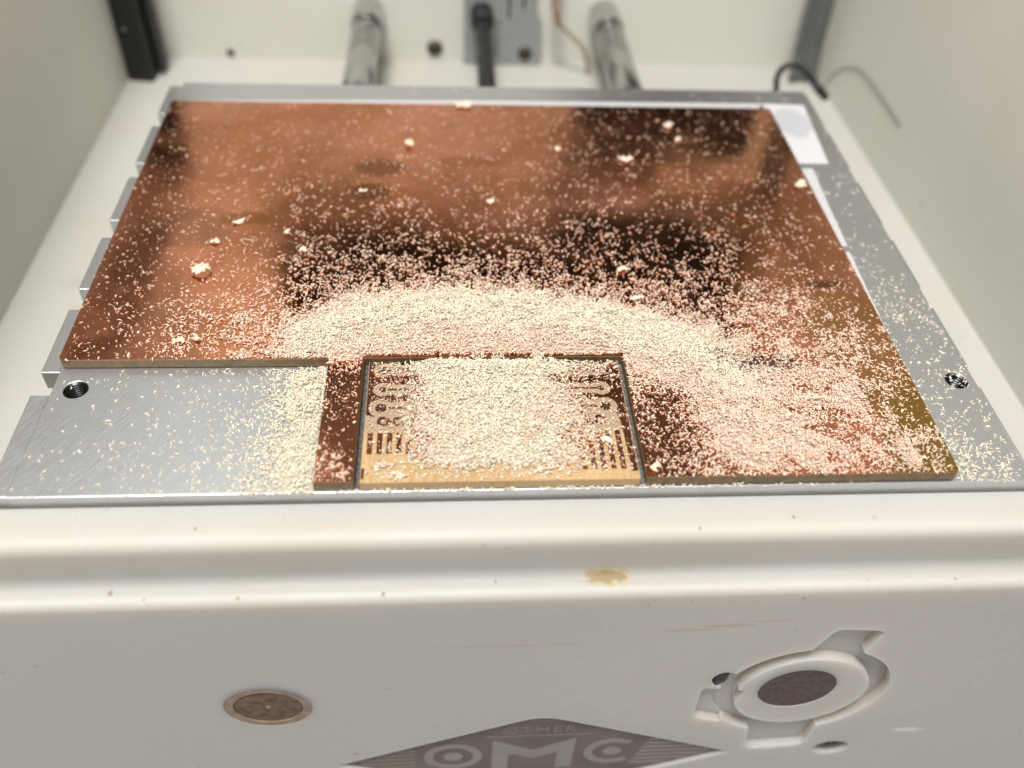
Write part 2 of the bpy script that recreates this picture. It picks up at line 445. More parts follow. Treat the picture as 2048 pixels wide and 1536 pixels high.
# ------------------------------------------------------------------ aluminium bed
bed = thing('aluminium_bed', 'scratched aluminium machine bed with notched sides and threaded holes', 'machine bed')
bm = bmesh.new(); box(bm, 0, 138.1, -0.4, 113.0, -3, 0)
plate = finish(bm, 'plate', M['alu'], bed)
HOLES = [(2.75, 19.2), (136.0, 19.5)]
HOLES = [(3.3, 19.1), (135.2, 19.5)]
cut(plate, [(lambda bm, h=h: prism(bm, circle(h[0], h[1], 1.72, 1.72, 40), -5, 1)) for h in HOLES])
soften(plate, .10, 2, 40)
tabs = [(-.3, 18.1), (22.7, 37.0), (42.0, 56.2), (61.2, 75.3), (80.1, 94.4), (99.3, 111.5)]
for y0, y1 in tabs:
    bm = bmesh.new(); box(bm, -2.75, -0.004, y0, y1, -3.4, -.06, .18); finish(bm, 'side_tab', M['alu'], bed)
    bm = bmesh.new(); box(bm, 138.104, 138.55, y0, y1, -3.4, -.06, .18); finish(bm, 'side_tab', M['alu'], bed)
for h in HOLES:
    bm = bmesh.new(); n = 32; prev = None
    prof = [(1.72, -.1)]
    z = -.15
    while z > -3.6: prof += [(1.38, z-.18), (1.70, z-.36)]; z -= .42
    prof.append((0.001, z))
    for r, zz in prof:
        cur = [bm.verts.new((h[0]+r*math.cos(2*math.pi*k/n), h[1]+r*math.sin(2*math.pi*k/n), zz-.0)) for k in range(n)]
        if prev:
            for k in range(n): bm.faces.new((prev[k], prev[(k+1) % n], cur[(k+1) % n], cur[k]))
        prev = cur
    finish(bm, 'threaded_hole', M['thread'], bed)
bm = bmesh.new(); box(bm, 12, 124, 6, 106, -14, -3.02, .6); finish(bm, 'carriage_block', M['alu_edge'], bed)

# tape under and beside the board
def sheet(name, pts, z0, z1, mat, label, group='white tape pieces around the copper board'):
    bm = bmesh.new(); prism(bm, pts, z0, z1)
    return tag(finish(bm, name, mat), label, 'tape', group)
sheet('tape_piece', [(.9, 96), (120, 96), (126.6, 103.2), (127.0, 106.8), (60, 106.4), (1.2, 104.8)], .01, .09, M['paper'], 'long white tape strip peeking out along the back edge of the copper board')
sheet('tape_piece', [(120.5, 82.1), (134.4, 82.0), (136.3, 106.4), (127.1, 106.9), (120.5, 96.2)], .01, .09, M['paper_spot'], 'wide white tape piece with a grey round spot beside the board corner')
sheet('tape_piece', [(120.5, 54.0), (129.2, 54.0), (129.7, 66), (130.5, 80.1), (120.5, 80.1)], .01, .09, M['paper'], 'narrow white tape strip beside the copper board, next to the spotted tape')
sheet('tape_piece', [(118, 24), (127.9, 24), (129.0, 52.2), (118, 52.2)], .01, .09, M['paper'], 'thin sliver of white tape along the board side, near the threaded hole')
bm = bmesh.new(); prism(bm, [(128.4, 37.0), (137.2, 37.2), (137.2, 37.36), (128.4, 37.16)], .006, .04)
tag(finish(bm, 'scribed_line', M['alu_edge']), 'fine pale line across the aluminium strip beside the board', 'line')

# ------------------------------------------------------------------ copper-clad board
W, D, XN, YN = 127.0, 101.7, 39.1, 23.5
GL0, GL1, GR0, GR1, GY0, GY1 = 44.35, 45.15, 82.5, 83.35, 22.8, 23.65
outline = [(0, YN), (XN, YN), (XN, 0), (GL0, 0), (GL0, GY1), (GR1, GY1), (GR1, 0), (W, 0), (W, D), (0, D)]
cb = thing('copper_clad_board', 'large tarnished copper-clad board with a notch and a cut-out slot', 'circuit board')
bm = bmesh.new(); prism(bm, fillet(outline, [1.0, .2, .1, .1, .3, .3, .1, 1.0, .8, .8], 5), .1, 1.645)
o = finish(bm, 'substrate', M['board'], cb); soften(o, .06, 1, 40)
def shrink(v, d): return v
fo = [(.06, YN+.06), (XN+.06, YN+.06), (XN+.06, .07), (GL0-.05, .07), (GL0-.05, GY1+.05), (GR1+.05, GY1+.05), (GR1+.05, .07), (W-.07, .07), (W-.07, D-.06), (.06, D-.06)]
bm = bmesh.new(); prism(bm, fillet(fo, [.9, .2, .1, .1, .3, .3, .1, .9, .8, .8], 5), 1.646, 1.70)
finish(bm, 'copper_foil', M['copper'], cb)

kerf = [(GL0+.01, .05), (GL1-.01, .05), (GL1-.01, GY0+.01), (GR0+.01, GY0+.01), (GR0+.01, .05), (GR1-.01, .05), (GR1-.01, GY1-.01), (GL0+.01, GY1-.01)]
bm = bmesh.new(); prism(bm, kerf, .01, .06); finish(bm, 'kerf_shade_dust', M['shade_dust'], cb)  # dark sheet on the groove floor paints its shade, with some dust

# ------------------------------------------------------------------ the milled board cut out of it
pcb = thing('milled_circuit_board', 'small milled circuit board lying in the cut-out slot, half buried in chips', 'circuit board')
bm = bmesh.new(); box(bm, GL1, GR0, -.12, GY0, .1, 1.60, .06, 1); finish(bm, 'substrate', M['amber'], pcb)
Z0, Z1 = 1.601, 1.675
bm = bmesh.new()
prism(bm, [(45.26, 12.0), (46.4, 11.6), (46.8, 12.6), (80.6, 12.6), (81.2, 10.5), (81.5, 1.2), (82.34, 1.2), (82.34, 22.64), (45.26, 22.64)], Z0, Z1)
pour = finish(bm, 'copper_pour', M['copper2'], pcb)
rows = [(20.9, 47.3, 78.9, 1.45, .75), (16.95, 47.4, 79.2, 1.38, .5), (13.3, 47.3, 79.4, 1.75, .82)]
def keyhole(x0, x1, y, r, h):
    L = [(x0+r*math.cos(t), y+r*math.sin(t)) for t in [math.radians(q) for q in range(40, 321, 14)]]
    R = [(x1+r*math.cos(t), y+r*math.sin(t)) for t in [math.radians(q) for q in range(-140, 141, 14)]]
    mid_b = [(x0+r+.9, y-h), (x1-r-.9, y-h)]; mid_t = [(x1-r-.9, y+h), (x0+r+.9, y+h)]
    return L+mid_b+R+mid_t
cut(pour, [(lambda bm, r=r: prism(bm, keyhole(r[1], r[2], r[0], r[3], r[3]*.78), Z0-.3, Z1+.3)) for r in rows])
for y, x0, x1, r, pr_ in rows:
    for x in (x0, x1):
        bm = bmesh.new(); ring(bm, x, y, pr_, pr_*.52, Z0, Z1, 'z', 28); p_ = finish(bm, 'pad', M['copper2'], pcb)
        bm = bmesh.new(); prism(bm, circle(x, y, pr_*.5, None, 20), Z0, Z0+.012); finish(bm, 'drill_hole', M['hole'], p_)
    bm = bmesh.new(); box(bm, x0+pr_+.02, x1-pr_-.02, y-.14, y+.14, Z0, Z1); finish(bm, 'trace', M['copper2'], pcb)
for x in (47.75, 49.95, 74.7, 78.3):
    bm = bmesh.new(); ring(bm, x, 10.7, .92, .42, Z0, Z1, 'z', 26); finish(bm, 'character', M['copper2'], pcb)
bm = bmesh.new(); box(bm, 48.68, 49.02, 10.5, 10.85, Z0, Z1); finish(bm, 'link', M['copper2'], pcb)
for x in (52.1, 76.6):
    bm = bmesh.new()
    prism(bm, [(x-.75, 9.8), (x+.75, 9.8), (x+.75, 10.1), (x+.22, 10.1), (x+.22, 11.7), (x-.6, 11.5), (x-.6, 11.2), (x-.22, 11.25), (x-.22, 10.1), (x-.75, 10.1)], Z0, Z1)
    finish(bm, 'character', M['copper2'], pcb)
for i in range(27):
    x = 45.75+i*1.32
    if x > 80.6: break
    y0 = 1.6 if x > 73.5 else 4.75
    bm = bmesh.new(); box(bm, x, x+.72, y0, 8.55, Z0, Z1); finish(bm, 'contact_finger', M['copper2'], pcb)
bm = bmesh.new(); box(bm, 45.26, 45.62, .5, 2.3, Z0, Z1); finish(bm, 'foil_remnant', M['copper2'], pcb)

# ------------------------------------------------------------------ things at the back of the enclosure
for x, lab in ((35.4, 'thick steel guide rod on the side of the black post'), (101.6, 'thick steel guide rod on the side of the grey cables')):
    bm = bmesh.new(); tube(bm, [(x, 100, -10.2-4.1+4), (x, 178.5, -10.2)], 3.9, 28)
    t = thing('guide_rod', lab, 'rod', group='steel guide rods running to the back wall')
    finish(bm, 'rod', M['steel'], t, True)
    bm = bmesh.new(); tube(bm, [(x, 166, -10.2), (x, 177.98, -10.2)], 4.3, 28); finish(bm, 'collar', M['steel'], t)
t = thing('lead_screw', 'black lead screw running under the bed between the steel rods', 'screw')
bm = bmesh.new(); tube(bm, [(66.9, 98, -10), (66.9, 171, -10)], 2.15, 20); finish(bm, 'shaft', M['black'], t, True)
bm = bmesh.new(); tube(bm, [(66.9, 168.5, -10), (66.9, 170, -10), (66.9, 177.9, -10)], [2.6, 3.3, 3.3], 24); finish(bm, 'coupler', M['black'], t)
mp = thing('motor_mount_plate', 'grey metal mounting plate with slots behind the black lead screw', 'plate')
bm = bmesh.new(); prism(bm, fillet([(61.8, -24.9), (84.2, -24.9), (84.2, -12), (82.2, -9), (82.2, 12), (61.8, 12)], [.5, 1, 2, 2, 2, 2]), 176.2, 177.98, 'y'); finish(bm, 'plate', M['plate'], mp)
for x, z0 in ((74.6, -12.3), (78.6, -9.0)):
    bm = bmesh.new(); prism(bm, [(p[1]+0, p[0]) for p in capsule(z0+.9, z0+8, x, .95)], 176.0, 176.19, 'y'); s_ = finish(bm, 'slot', M['alu_edge'], mp)
    bm = bmesh.new(); prism(bm, [(p[1]+0, p[0]) for p in capsule(z0+.9, z0+8, x, .45)], 175.95, 175.99, 'y'); finish(bm, 'slot_hole', M['hole'], s_)
for i in range(5):
    bm = bmesh.new(); box(bm, 71.0, 71.9, 176.0, 176.19, -22+i*2.3, -20.8+i*2.3); finish(bm, 'stamped_mark', M['greycable'], mp)
def screw_head(parent, x, y, z, r, name):
    bm = bmesh.new(); prof = [(r, 0), (r*.97, -r*.2), (r*.7, -r*.36), (0.001, -r*.4)]
    prev = None; n = 24
    for rr, yy in prof:
        cur = [bm.verts.new((x+rr*math.cos(2*math.pi*k/n), y+yy, z+rr*math.sin(2*math.pi*k/n))) for k in range(n)]
        if prev:
            for k in range(n): bm.faces.new((prev[k], prev[(k+1) % n], cur[(k+1) % n], cur[k]))
        prev = cur
    h = finish(bm, name, M['screw'], parent, True)
    bm = bmesh.new(); box(bm, x-r*.45, x+r*.45, y-r*.46, y-r*.38, z-r*.12, z+r*.12); box(bm, x-r*.12, x+r*.12, y-r*.461, y-r*.381, z-r*.45, z+r*.45)
    finish(bm, 'cross_slot', M['hole'], h)
    return h
screw_head(mp, 79.6, 176.15, -21.3, 2.0, 'screw_head')
h = screw_head(None, 53.6, 177.98, -21.0, 2.3, 'wall_screw'); tag(h, 'dark cross-head screw in the back wall between steel rod and lead screw', 'screw')
h = screw_head(None, -4.8, 177.98, -23.4, 1.1, 'wall_screw'); tag(h, 'tiny dark screw low in the back wall beside the black post', 'screw')

t = thing('black_post', 'black upright rail with a groove standing in the back corner', 'post')
bm = bmesh.new(); prism(bm, fillet([(-29.9, 163.2), (-23.2, 162.4), (-22.3, 170.6), (-29.5, 171.4)], [.4]*4), ZF+.02, 62); finish(bm, 'post_body', M['black'], t)
bm = bmesh.new(); prism(bm, [(-22.2, 166.2), (-21.0, 166.1), (-20.7, 170.0), (-21.9, 170.2)], ZF+1.2, 61); finish(bm, 'side_lip', M['black'], t)
bm = bmesh.new(); prism(bm, circle(-27.6, -10.5, .5, None, 14), 162.55, 162.98, 'y'); finish(bm, 'rivet', M['greycable'], t)

for i, (x, y) in enumerate([(156.6, 168.6), (158.75, 169.4), (160.9, 168.8), (163.1, 169.7)]):
    bm = bmesh.new(); tube(bm, spline([(x+.8, y-1, ZF+1.2), (x+.3, y, -12), (x, y, 10), (x+.4, y, 40), (x, y+.6, 76)], 6), 1.0, 12)
    tag(finish(bm, 'grey_cable', M['greycable'], None, True), ['grey cable of the corner bundle, farthest from the side wall', 'grey cable of the corner bundle, third from the side wall', 'grey cable of the corner bundle, second from the side wall', 'grey cable of the corner bundle, closest to the side wall'][i], 'cable', 'grey cables bundled in the corner')
bm = bmesh.new(); tube(bm, spline([(142.7, 140, -24), (142.5, 140, -13.6), (141.9, 140, -10.6), (142.4, 140, -7.8), (144.4, 140, -6.5), (147.2, 140, -7.1), (150.5, 140, -9.5), (153.6, 140, -12.6)], 6), .8, 12)
t = thing('looped_cable', 'black cable bent into a loop beside the grey cable bundle', 'cable')
finish(bm, 'cable', M['blackrub'], t, True)
bm = bmesh.new(); tube(bm, [(151.9, 140, -10.9), (154.6, 140, -13.6), (156.5, 140.2, -15.4)], [1.1, 1.2, 1.0], 12); finish(bm, 'plug', M['blackrub'], t, True)
bm = bmesh.new(); tube(bm, spline([(165.6, 163, -23), (165.6, 158.5, -16.7), (165.7, 151, -11.9), (165.7, 143.3, -9.5), (165.7, 130, -9.3), (165.8, 116, -9.8)], 6), .16, 8)
tag(finish(bm, 'cable_reflection', M['reflection_line'], None, True), 'thin grey line added for the cable reflection, arching against the right-hand white wall', 'wire')  # thin tube added to imitate the looped cable's reflection on the wall
t = thing('brown_wire', 'thin brown wire with a thicker sleeve beside the steel rod', 'wire')
bm = bmesh.new(); tube(bm, spline([(86.6, 172, 14), (86.9, 171, -3.3), (87.4, 170.5, -6.5)], 6), 1.3, 10); finish(bm, 'jacket', M['brownwire'], t, True)
bm = bmesh.new(); tube(bm, spline([(87.4, 170.5, -6.4), (87.6, 170, -8.8), (88.2, 170, -10)], 6), .9, 10); finish(bm, 'sleeve', M['orange'], t, True)
bm = bmesh.new(); tube(bm, spline([(88.2, 170, -10), (91.5, 170, -12.9), (95.8, 170, -17.2), (98, 171, -24.9)], 6), .55, 10); finish(bm, 'core', M['brownwire'], t, True)

# the gantry over the back of the bed; the photograph shows it mirrored in the copper
g = thing('gantry_crossbeam', 'black gantry crossbeam mounted across the back wall above the bed', 'crossbeam')
bm = bmesh.new(); box(bm, -2, 49, 173.5, 177.9, 88, 122, 1.2); finish(bm, 'beam', M['black'], g)
bm = bmesh.new(); box(bm, 49.02, 88, 173.8, 177.9, 93, 122, 1.2); finish(bm, 'beam', M['black'], g)
bm = bmesh.new(); box(bm, 90, 160, 172.5, 177.9, 81, 124, 2.5); finish(bm, 'carriage', M['black'], g)
bm = bmesh.new(); box(bm, 90.5, 124, 172, 177.9, 66, 75, .8); finish(bm, 'rail', M['paper'], g)
hs = thing('unseen_housing', 'unseen dark spindle housing, added above the crossbeam to darken the copper mirror', 'housing')  # unseen machine top, placed and shaped to keep the copper mirror dark
bm = bmesh.new(); box(bm, -1, 166, 150, 177.9, 124.1, 330, 3); finish(bm, 'housing_body', M['housing'], hs)
bm = bmesh.new(); box(bm, 40, 96, 120, 149.9, 175, 320, 4); finish(bm, 'motor_cover', M['housing'], hs)
sw = thing('blocker_pane', 'unseen added dark window standing on the low white side wall', 'blocker')  # unseen pane, added to darken what the copper reflects
bm = bmesh.new(); box(bm, XL-5, XL-2, 20, 177.9, 56.02, 84, .5); finish(bm, 'pane', M['side_blocker'], sw)
t = thing('stepper_motor', 'black stepper motor fixed to the back wall under the crossbeam', 'motor')
bm = bmesh.new(); box(bm, 95, 151, 170, 177.9, 34, 57, 6, 4); finish(bm, 'motor_body', M['black'], t)
bm = bmesh.new(); tube(bm, [(125, 163, 45), (125, 168.2, 45)], 4, 20); finish(bm, 'motor_shaft', M['black'], t)

# ------------------------------------------------------------------ milled chips
rng = np.random.default_rng(11)
def smooth_noise(nx, ny, cell, rs):
    gx, gy = int(nx/cell)+3, int(ny/cell)+3
    g_ = rs.random((gx, gy))
    X = np.arange(nx)/cell; Y = np.arange(ny)/cell
    ix, iy = X.astype(int), Y.astype(int); fx, fy = X-ix, Y-iy
    fx = fx*fx*(3-2*fx); fy = fy*fy*(3-2*fy)
    a = g_[ix][:, iy]; b = g_[ix+1][:, iy]; c = g_[ix][:, iy+1]; d = g_[ix+1][:, iy+1]
    return (a*(1-fx)[:, None]+b*fx[:, None])*(1-fy)[None]+(c*(1-fx)[:, None]+d*fx[:, None])*fy[None]
H = .5
gx0, gx1, gy0, gy1 = -4., 140., -1., 114.
nx, ny = int((gx1-gx0)/H), int((gy1-gy0)/H)
gx = gx0+(np.arange(nx)+.5)*H; gy = gy0+(np.arange(ny)+.5)*H
X, Y = np.meshgrid(gx, gy, indexing='ij')
def nz(cell): return smooth_noise(nx, ny, cell/H, rng)
N1, N2, N3, N4 = nz(9), nz(4), nz(1.8), nz(1.0)
clump = np.clip(.30+.5*N1+.65*N2+.95*N3+.9*N4-.95, .03, 3)**1.9
clump *= .50/clump.mean()
def gauss(cx, cy, rx, ry, p=2): return np.exp(-(np.abs((X-cx)/rx)**p+np.abs((Y-cy)/ry)**p))
arc = np.array([(33.5, 27.4), (37.5, 30.2), (43.1, 32.6), (53.2, 34.2), (65.2, 34.0), (77.2, 32.3), (86.5, 29.4), (94.4, 24.6), (99.0, 19.0)])
dist = np.full(X.shape, 1e9); signed = np.zeros(X.shape)
for (ax, ay), (bx, by) in zip(arc[:-1], arc[1:]):
    dx, dy = bx-ax, by-ay; L2 = dx*dx+dy*dy
    t_ = np.clip(((X-ax)*dx+(Y-ay)*dy)/L2, 0, 1)
    ex, ey = X-(ax+t_*dx), Y-(ay+t_*dy); d_ = np.hypot(ex, ey)
    s_ = np.sign(dx*(Y-ay)-dy*(X-ax))
    k = d_ < dist; dist[k] = d_[k]; signed[k] = (s_*d_)[k]
out = signed > 0
wob = (N1-.5)*3.0+(N2-.5)*2.0
dd = dist+np.where(out, wob, wob*.3)
crest = np.exp(-np.clip(dd, 0, None)**2/(2*np.where(out, 3.4, 9.0)**2))*np.clip((X-28)/16, .1, 1)
skirt = np.exp(-(np.clip(dd, 0, None)/np.where(out, 8.0, 8.5))**1.2)
far = np.exp(-np.clip(dd, 0, None)/16.0)

# density on the big board (chips per square millimetre)
Dc = 15*crest + 8.5*skirt*(.22+clump) + clump*(1.3*far+.24)*(.5+.5*np.clip((110-Y)/60, 0, 1))
Dc += 6.5*gauss(101, 13, 8, 6)*(.5+clump) + 8*gauss(97, 4.6, 8, 4.8)*(.4+.8*clump) + 7*gauss(107, 4.4, 10, 4.4)*(.3+1.0*clump)
Dc += 5*gauss(118, 4.0, 8, 5)*(.1+1.3*clump) + 5*gauss(112, 14, 11, 9)*(.15+1.2*clump) + 5*gauss(106, 24, 14, 10)*(.15+1.2*clump)
Dc += 1.8*gauss(119, 22, 9, 16)*clump + .8*gauss(112, 40, 16, 18)*clump
Dc += 1.1*gauss(21, 32, 7, 6)*clump*1.6 + 2.0*gauss(17, 27.2, 3.2, 1.6) + 1.2*gauss(27, 29, 5, 5)*clump + 1.2*gauss(34, 45, 5, 7)*clump
Dc += 1.0*gauss(73, 44, 26, 5)*clump + 6.0*gauss(33, 28, 6, 5)*(.3+clump)
Dc *= 1-.88*gauss(88.0, 11.0, 4.6, 7.5, 2.6)
Dc *= 1-.55*gauss(103.6, 21.8, 5.4, 1.7)
Dc *= 1-.6*gauss(111, 8.8, 3, 2.4)
strip = (X > XN) & (X < GL0) & (Y < YN-.5)
Ds = .9*clump + 3.6*gauss(42.4, 2.3, 3, 2.6)*clump*1.3 + 6*np.exp(-np.clip(YN-.6-Y, 0, None)/1.1)
Dc = np.where(strip, Ds, Dc)
on_board = (X > .15) & (X < W-.15) & (Y < D-.15) & (Y > .15) & ~((X < XN+.1) & (Y < YN+.1)) & ~((X > GL0-.2) & (X < GR1+.2) & (Y < GY1+.15))
Dc = np.where(on_board, Dc, 0)
# density on the small board
Dp = 15*np.exp(-(np.abs((X-63.6-(N2-.5)*3)/11.0)**5))*np.clip((Y-.8)/2.6, .12, 1)*(.72+.3*clump)
Dp += .5*clump + 7.5*gauss(66, 21.6, 13, 1.6) + 3.0*gauss(52, 21.4, 4.5, 1.4) + 2.2*gauss(52, 17, 2.6, 3.6) + 2.2*gauss(53, 10, 2.2, 5)*clump
Dp += 2.4*gauss(77.5, 11, 4, 12)*clump + 2.6*gauss(77, 21.4, 3.6, 1.4) + 1.4*gauss(80.6, 20, 2.0, 4)*clump
on_pcb = (X > GL1+.1) & (X < GR0-.1) & (Y > 0) & (Y < GY0-.1)
Dp = np.where(on_pcb, Dp, 0)
Dp += np.where((X > GL1) & (X < GR0) & (Y > GY0-.1) & (Y < GY1+.3) & (X > 54+4*N2) & (X < 73), 9*np.clip(N3*2.4-.75, 0, 1), 0)
# density on the aluminium
u = XN-X
Db = np.where((Y < YN-.3) & (X < XN-.1) & (Y > -.3),
              12*np.exp(-(np.clip(u, 0, None)/6.0)**2)*(.75+.25*clump)+4.6*np.exp(-np.clip(u, 0, None)/8.5)*(.25+clump)+.24*clump*np.clip((X+2)/14, .12, 1), 0)
Db *= np.where(u > 9, .75+.5*(Y < 8), 1)
rt = (X > W+.25) & (X < 137.8) & (Y > -.3)
Dr = clump*(.3+.7*np.clip((52-Y)/30, 0, 1)+.8*gauss(131, 34, 6, 7)) + clump*2.4*gauss(131, 4, 7, 7)+1.5*gauss(129, 2, 3, 4)
Dr *= np.clip(.25+(95-Y)/60, .25, 1)
Dr = np.where((X > 127.5) & (X < 136.6) & (Y > 81) & (Y < 107), Dr*.08, Dr)
Db += np.where(rt, Dr, 0)
Db += np.where((Y > D+4.8) & (Y < 112.6) & (X > 50) & (X < 138), .10*clump, 0)
Db += np.where((Y > -.4) & (Y < .02) & (X > XN), 7*gauss(66, 0, 28, 4)*(.3+clump)+.5*clump, 0)

def pile_height(Dn, gain, cap):
    h = np.clip((Dn-8.0)*gain, 0, cap)
    for _ in range(3):
        p = np.pad(h, 1, mode='edge')
        h = (p[1:-1, 1:-1]*2+p[:-2, 1:-1]+p[2:, 1:-1]+p[1:-1, :-2]+p[1:-1, 2:])/6
    return h
CREAM = np.array([.97, .915, .79]); SALM = np.array([.97, .82, .69]); ORNG = np.array([.92, .50, .26]); DUSK = np.array([.10, .08, .09])  # salmon paints the copper's bounce light into chips; copper dust uses it too
def build_chips(name, Dn, base, hgain, hcap, psal, label, size=(.54, .185), mask_edge=None, dusk=None):
    h = pile_height(Dn, hgain, hcap)*(1+.7*(N2-.5)+.6*(N3-.5)+.5*(N4-.5))
    if mask_edge is not None: h = h*mask_edge
    cnt = rng.poisson(Dn*H*H*(2.0 if size[0] > .3 else 1))
    ix, iy = np.nonzero(cnt); rep = cnt[ix, iy]
    ix, iy = np.repeat(ix, rep), np.repeat(iy, rep); n = len(ix)
    px = gx[ix]+(rng.random(n)-.5)*H; py = gy[iy]+(rng.random(n)-.5)*H
    hh = h[ix, iy]; dense = np.clip(Dn[ix, iy]/8, 0, 1)
    L = size[0]*np.exp(rng.normal(0, .30, n)); Wd = size[1]*np.exp(rng.normal(0, .28, n)); T = Wd*.55
    small = rng.random(n) < .22; L[small] *= .4; Wd[small] *= .6
    bend = L*rng.uniform(-.02, .24, n); sb = L*rng.normal(0, .10, n)
    s = np.array([-1., -.35, .35, 1.])
    wf = np.array([.25, 1., .95, .3])
    cx = np.outer(L/2, s); cy = np.outer(sb, 1-s*s); cz = np.outer(bend, 1-s*s)
    P = np.zeros((n, 4, 3, 3))
    for k, (oy, oz) in enumerate(((-.5, 0.), (.5, 0.), (0., 1.))):
        P[:, :, k, 0] = cx; P[:, :, k, 1] = cy+oy*Wd[:, None]*wf; P[:, :, k, 2] = cz+oz*T[:, None]*wf
    P = P.reshape(n, 12, 3)
    roll = rng.normal(0, .4, n); pit = rng.normal(0, .08+.20*dense, n); yaw = rng.uniform(0, 2*math.pi, n)
    c, q = np.cos(roll)[:, None], np.sin(roll)[:, None]
    y_, z_ = P[..., 1]*c-P[..., 2]*q, P[..., 1]*q+P[..., 2]*c; P[..., 1], P[..., 2] = y_, z_
    c, q = np.cos(pit)[:, None], np.sin(pit)[:, None]
    x_, z_ = P[..., 0]*c-P[..., 2]*q, P[..., 0]*q+P[..., 2]*c; P[..., 0], P[..., 2] = x_, z_
    c, q = np.cos(yaw)[:, None], np.sin(yaw)[:, None]
    x_, y_ = P[..., 0]*c-P[..., 1]*q, P[..., 0]*q+P[..., 1]*c; P[..., 0], P[..., 1] = x_, y_
    zmin = P[..., 2].min(1)
    lift = hh + np.where(dense > .35, rng.random(n)*.30*dense, 0)
    P[..., 0] += px[:, None]; P[..., 1] += py[:, None]; P[..., 2] += (base+.004+lift-zmin*(1-.5*dense))[:, None]
    P[..., 2] = np.maximum(P[..., 2], base+.003)
    verts = P.reshape(-1, 3)
    quads = []
    for a in range(3):
        for k in range(3):
            quads.append((a*3+k, a*3+(k+1) % 3, (a+1)*3+(k+1) % 3, (a+1)*3+k))
    quads = np.array(quads)
    Q = (quads[None]+(np.arange(n)*12)[:, None, None]).reshape(-1, 4)
    tris = np.array([(0, 2, 1), (9, 10, 11)])
    Tr = (tris[None]+(np.arange(n)*12)[:, None, None]).reshape(-1, 3)
    ps = np.broadcast_to(psal, X.shape)[ix, iy]
    r = rng.random(n)
    col = np.where((r < ps)[:, None], SALM, CREAM)
    col = np.where((r < ps*.035)[:, None], ORNG, col)
    if dusk is not None: col = np.where((rng.random(n) < dusk[ix, iy])[:, None], DUSK, col)
    col = np.clip(col*np.clip(rng.normal(.98, .07, n), .7, 1.04)[:, None], 0, .97)
    vc = np.repeat(col, 12, 0)
    # the packed body of the heap under the loose chips
    solid = h > .12
    idx = -np.ones((nx+1, ny+1), int)
    hv = np.zeros((nx+1, ny+1)); wv = np.zeros((nx+1, ny+1))
    for a in (0, 1):
        for b in (0, 1):
            hv[a:a+nx, b:b+ny] += np.where(solid, h, 0); wv[a:a+nx, b:b+ny] += 1
    hv /= np.maximum(wv, 1)
    ci, cj = np.nonzero(solid)
    corner = [(ci, cj), (ci+1, cj), (ci+1, cj+1), (ci, cj+1)]
    need = np.zeros((nx+1, ny+1), bool)
    for a, b in corner: need[a, b] = True
    vi, vj = np.nonzero(need); idx[vi, vj] = np.arange(len(vi))+len(verts)
    hvert = np.stack([gx0+vi*H, gy0+vj*H, base+.002+hv[vi, vj]*.82], 1)
    Q2 = np.stack([idx[a, b] for a, b in corner], 1)
    pv = np.broadcast_to(psal, X.shape)[np.minimum(vi, nx-1), np.minimum(vj, ny-1)]
    hc = (CREAM[None]*(1-pv[:, None])+SALM[None]*pv[:, None])*.92
    verts = np.concatenate([verts, hvert])*S; vc = np.concatenate([vc, hc])
    Q = np.concatenate([Q, Q2]) if len(Q2) else Q
    me = bpy.data.meshes.new(name)
    me.vertices.add(len(verts)); me.vertices.foreach_set('co', verts.astype(np.float32).ravel())
    nl = len(Q)*4+len(Tr)*3
    me.loops.add(nl); me.loops.foreach_set('vertex_index', np.concatenate([Q.ravel(), Tr.ravel()]).astype(np.int32))
    me.polygons.add(len(Q)+len(Tr))
    st = np.concatenate([np.arange(len(Q))*4, len(Q)*4+np.arange(len(Tr))*3]).astype(np.int32)
    me.polygons.foreach_set('loop_start', st)
    me.update(calc_edges=True)
    at = me.attributes.new('tint', 'FLOAT_COLOR', 'POINT')
    at.data.foreach_set('color', np.concatenate([vc, np.ones((len(vc), 1))], 1).astype(np.float32).ravel())
    o = mesh_obj(name, me, M['chip']); o['kind'] = 'stuff'; tag(o, label, 'chips')
    return n
ds_ = np.clip(dist-1.0+(N1-.5)*5+(N2-.5)*4+np.clip((44-X)/3, 0, 9)+np.clip((X-88)/4, 0, 9), 0, None)
ps_board = np.clip(.95-.8*np.exp(-ds_**2/(2*3.4**2)), .12, .95)
ps_board = np.where(strip, .9, ps_board)
dusk = .4*gauss(103.6, 21.8, 5.2, 2.0)
edge = np.clip((Y-YN-.2)/1.5, 0, 1)
edge = np.where((X > GL0-1) & (X < GR1+1), np.clip((Y-GY1-.1)/1.4, 0, 1), np.where((X > XN), np.clip(np.minimum(Y/1.5, 1), 0, 1), edge))
n1 = build_chips('copper_chips', Dc, 1.70, .075, 1.1, ps_board, 'heaped arc of cream milling chips, tinted salmon for copper bounce light, spread over the copper board', mask_edge=edge, dusk=dusk)
ps_p = np.clip(.12+.5*gauss(54, 8, 4, 6)+.5*gauss(76, 8, 4, 9)+.35*(N2 > .62), 0, .8)
n2 = build_chips('board_chips', Dp, 1.676, .12, .8, ps_p, 'thick cream chips covering the middle of the small milled board', mask_edge=np.clip((Y-.5)/2, 0, 1)*np.clip((GY0-Y)/.8, 0, 1))
n3 = build_chips('bed_chips', Db, 0.0, .17, 1.3, .04, 'loose pale chips scattered over the bare aluminium bed', mask_edge=np.clip((Y-.5)/1.2, 0, 1)*np.clip((YN-Y)/.6, 0, 1))
Dd = np.where(on_board, 1.1*far*clump*1.4+.35+4*gauss(88.5, 12, 6, 11, 4)*(.3+clump), 0)
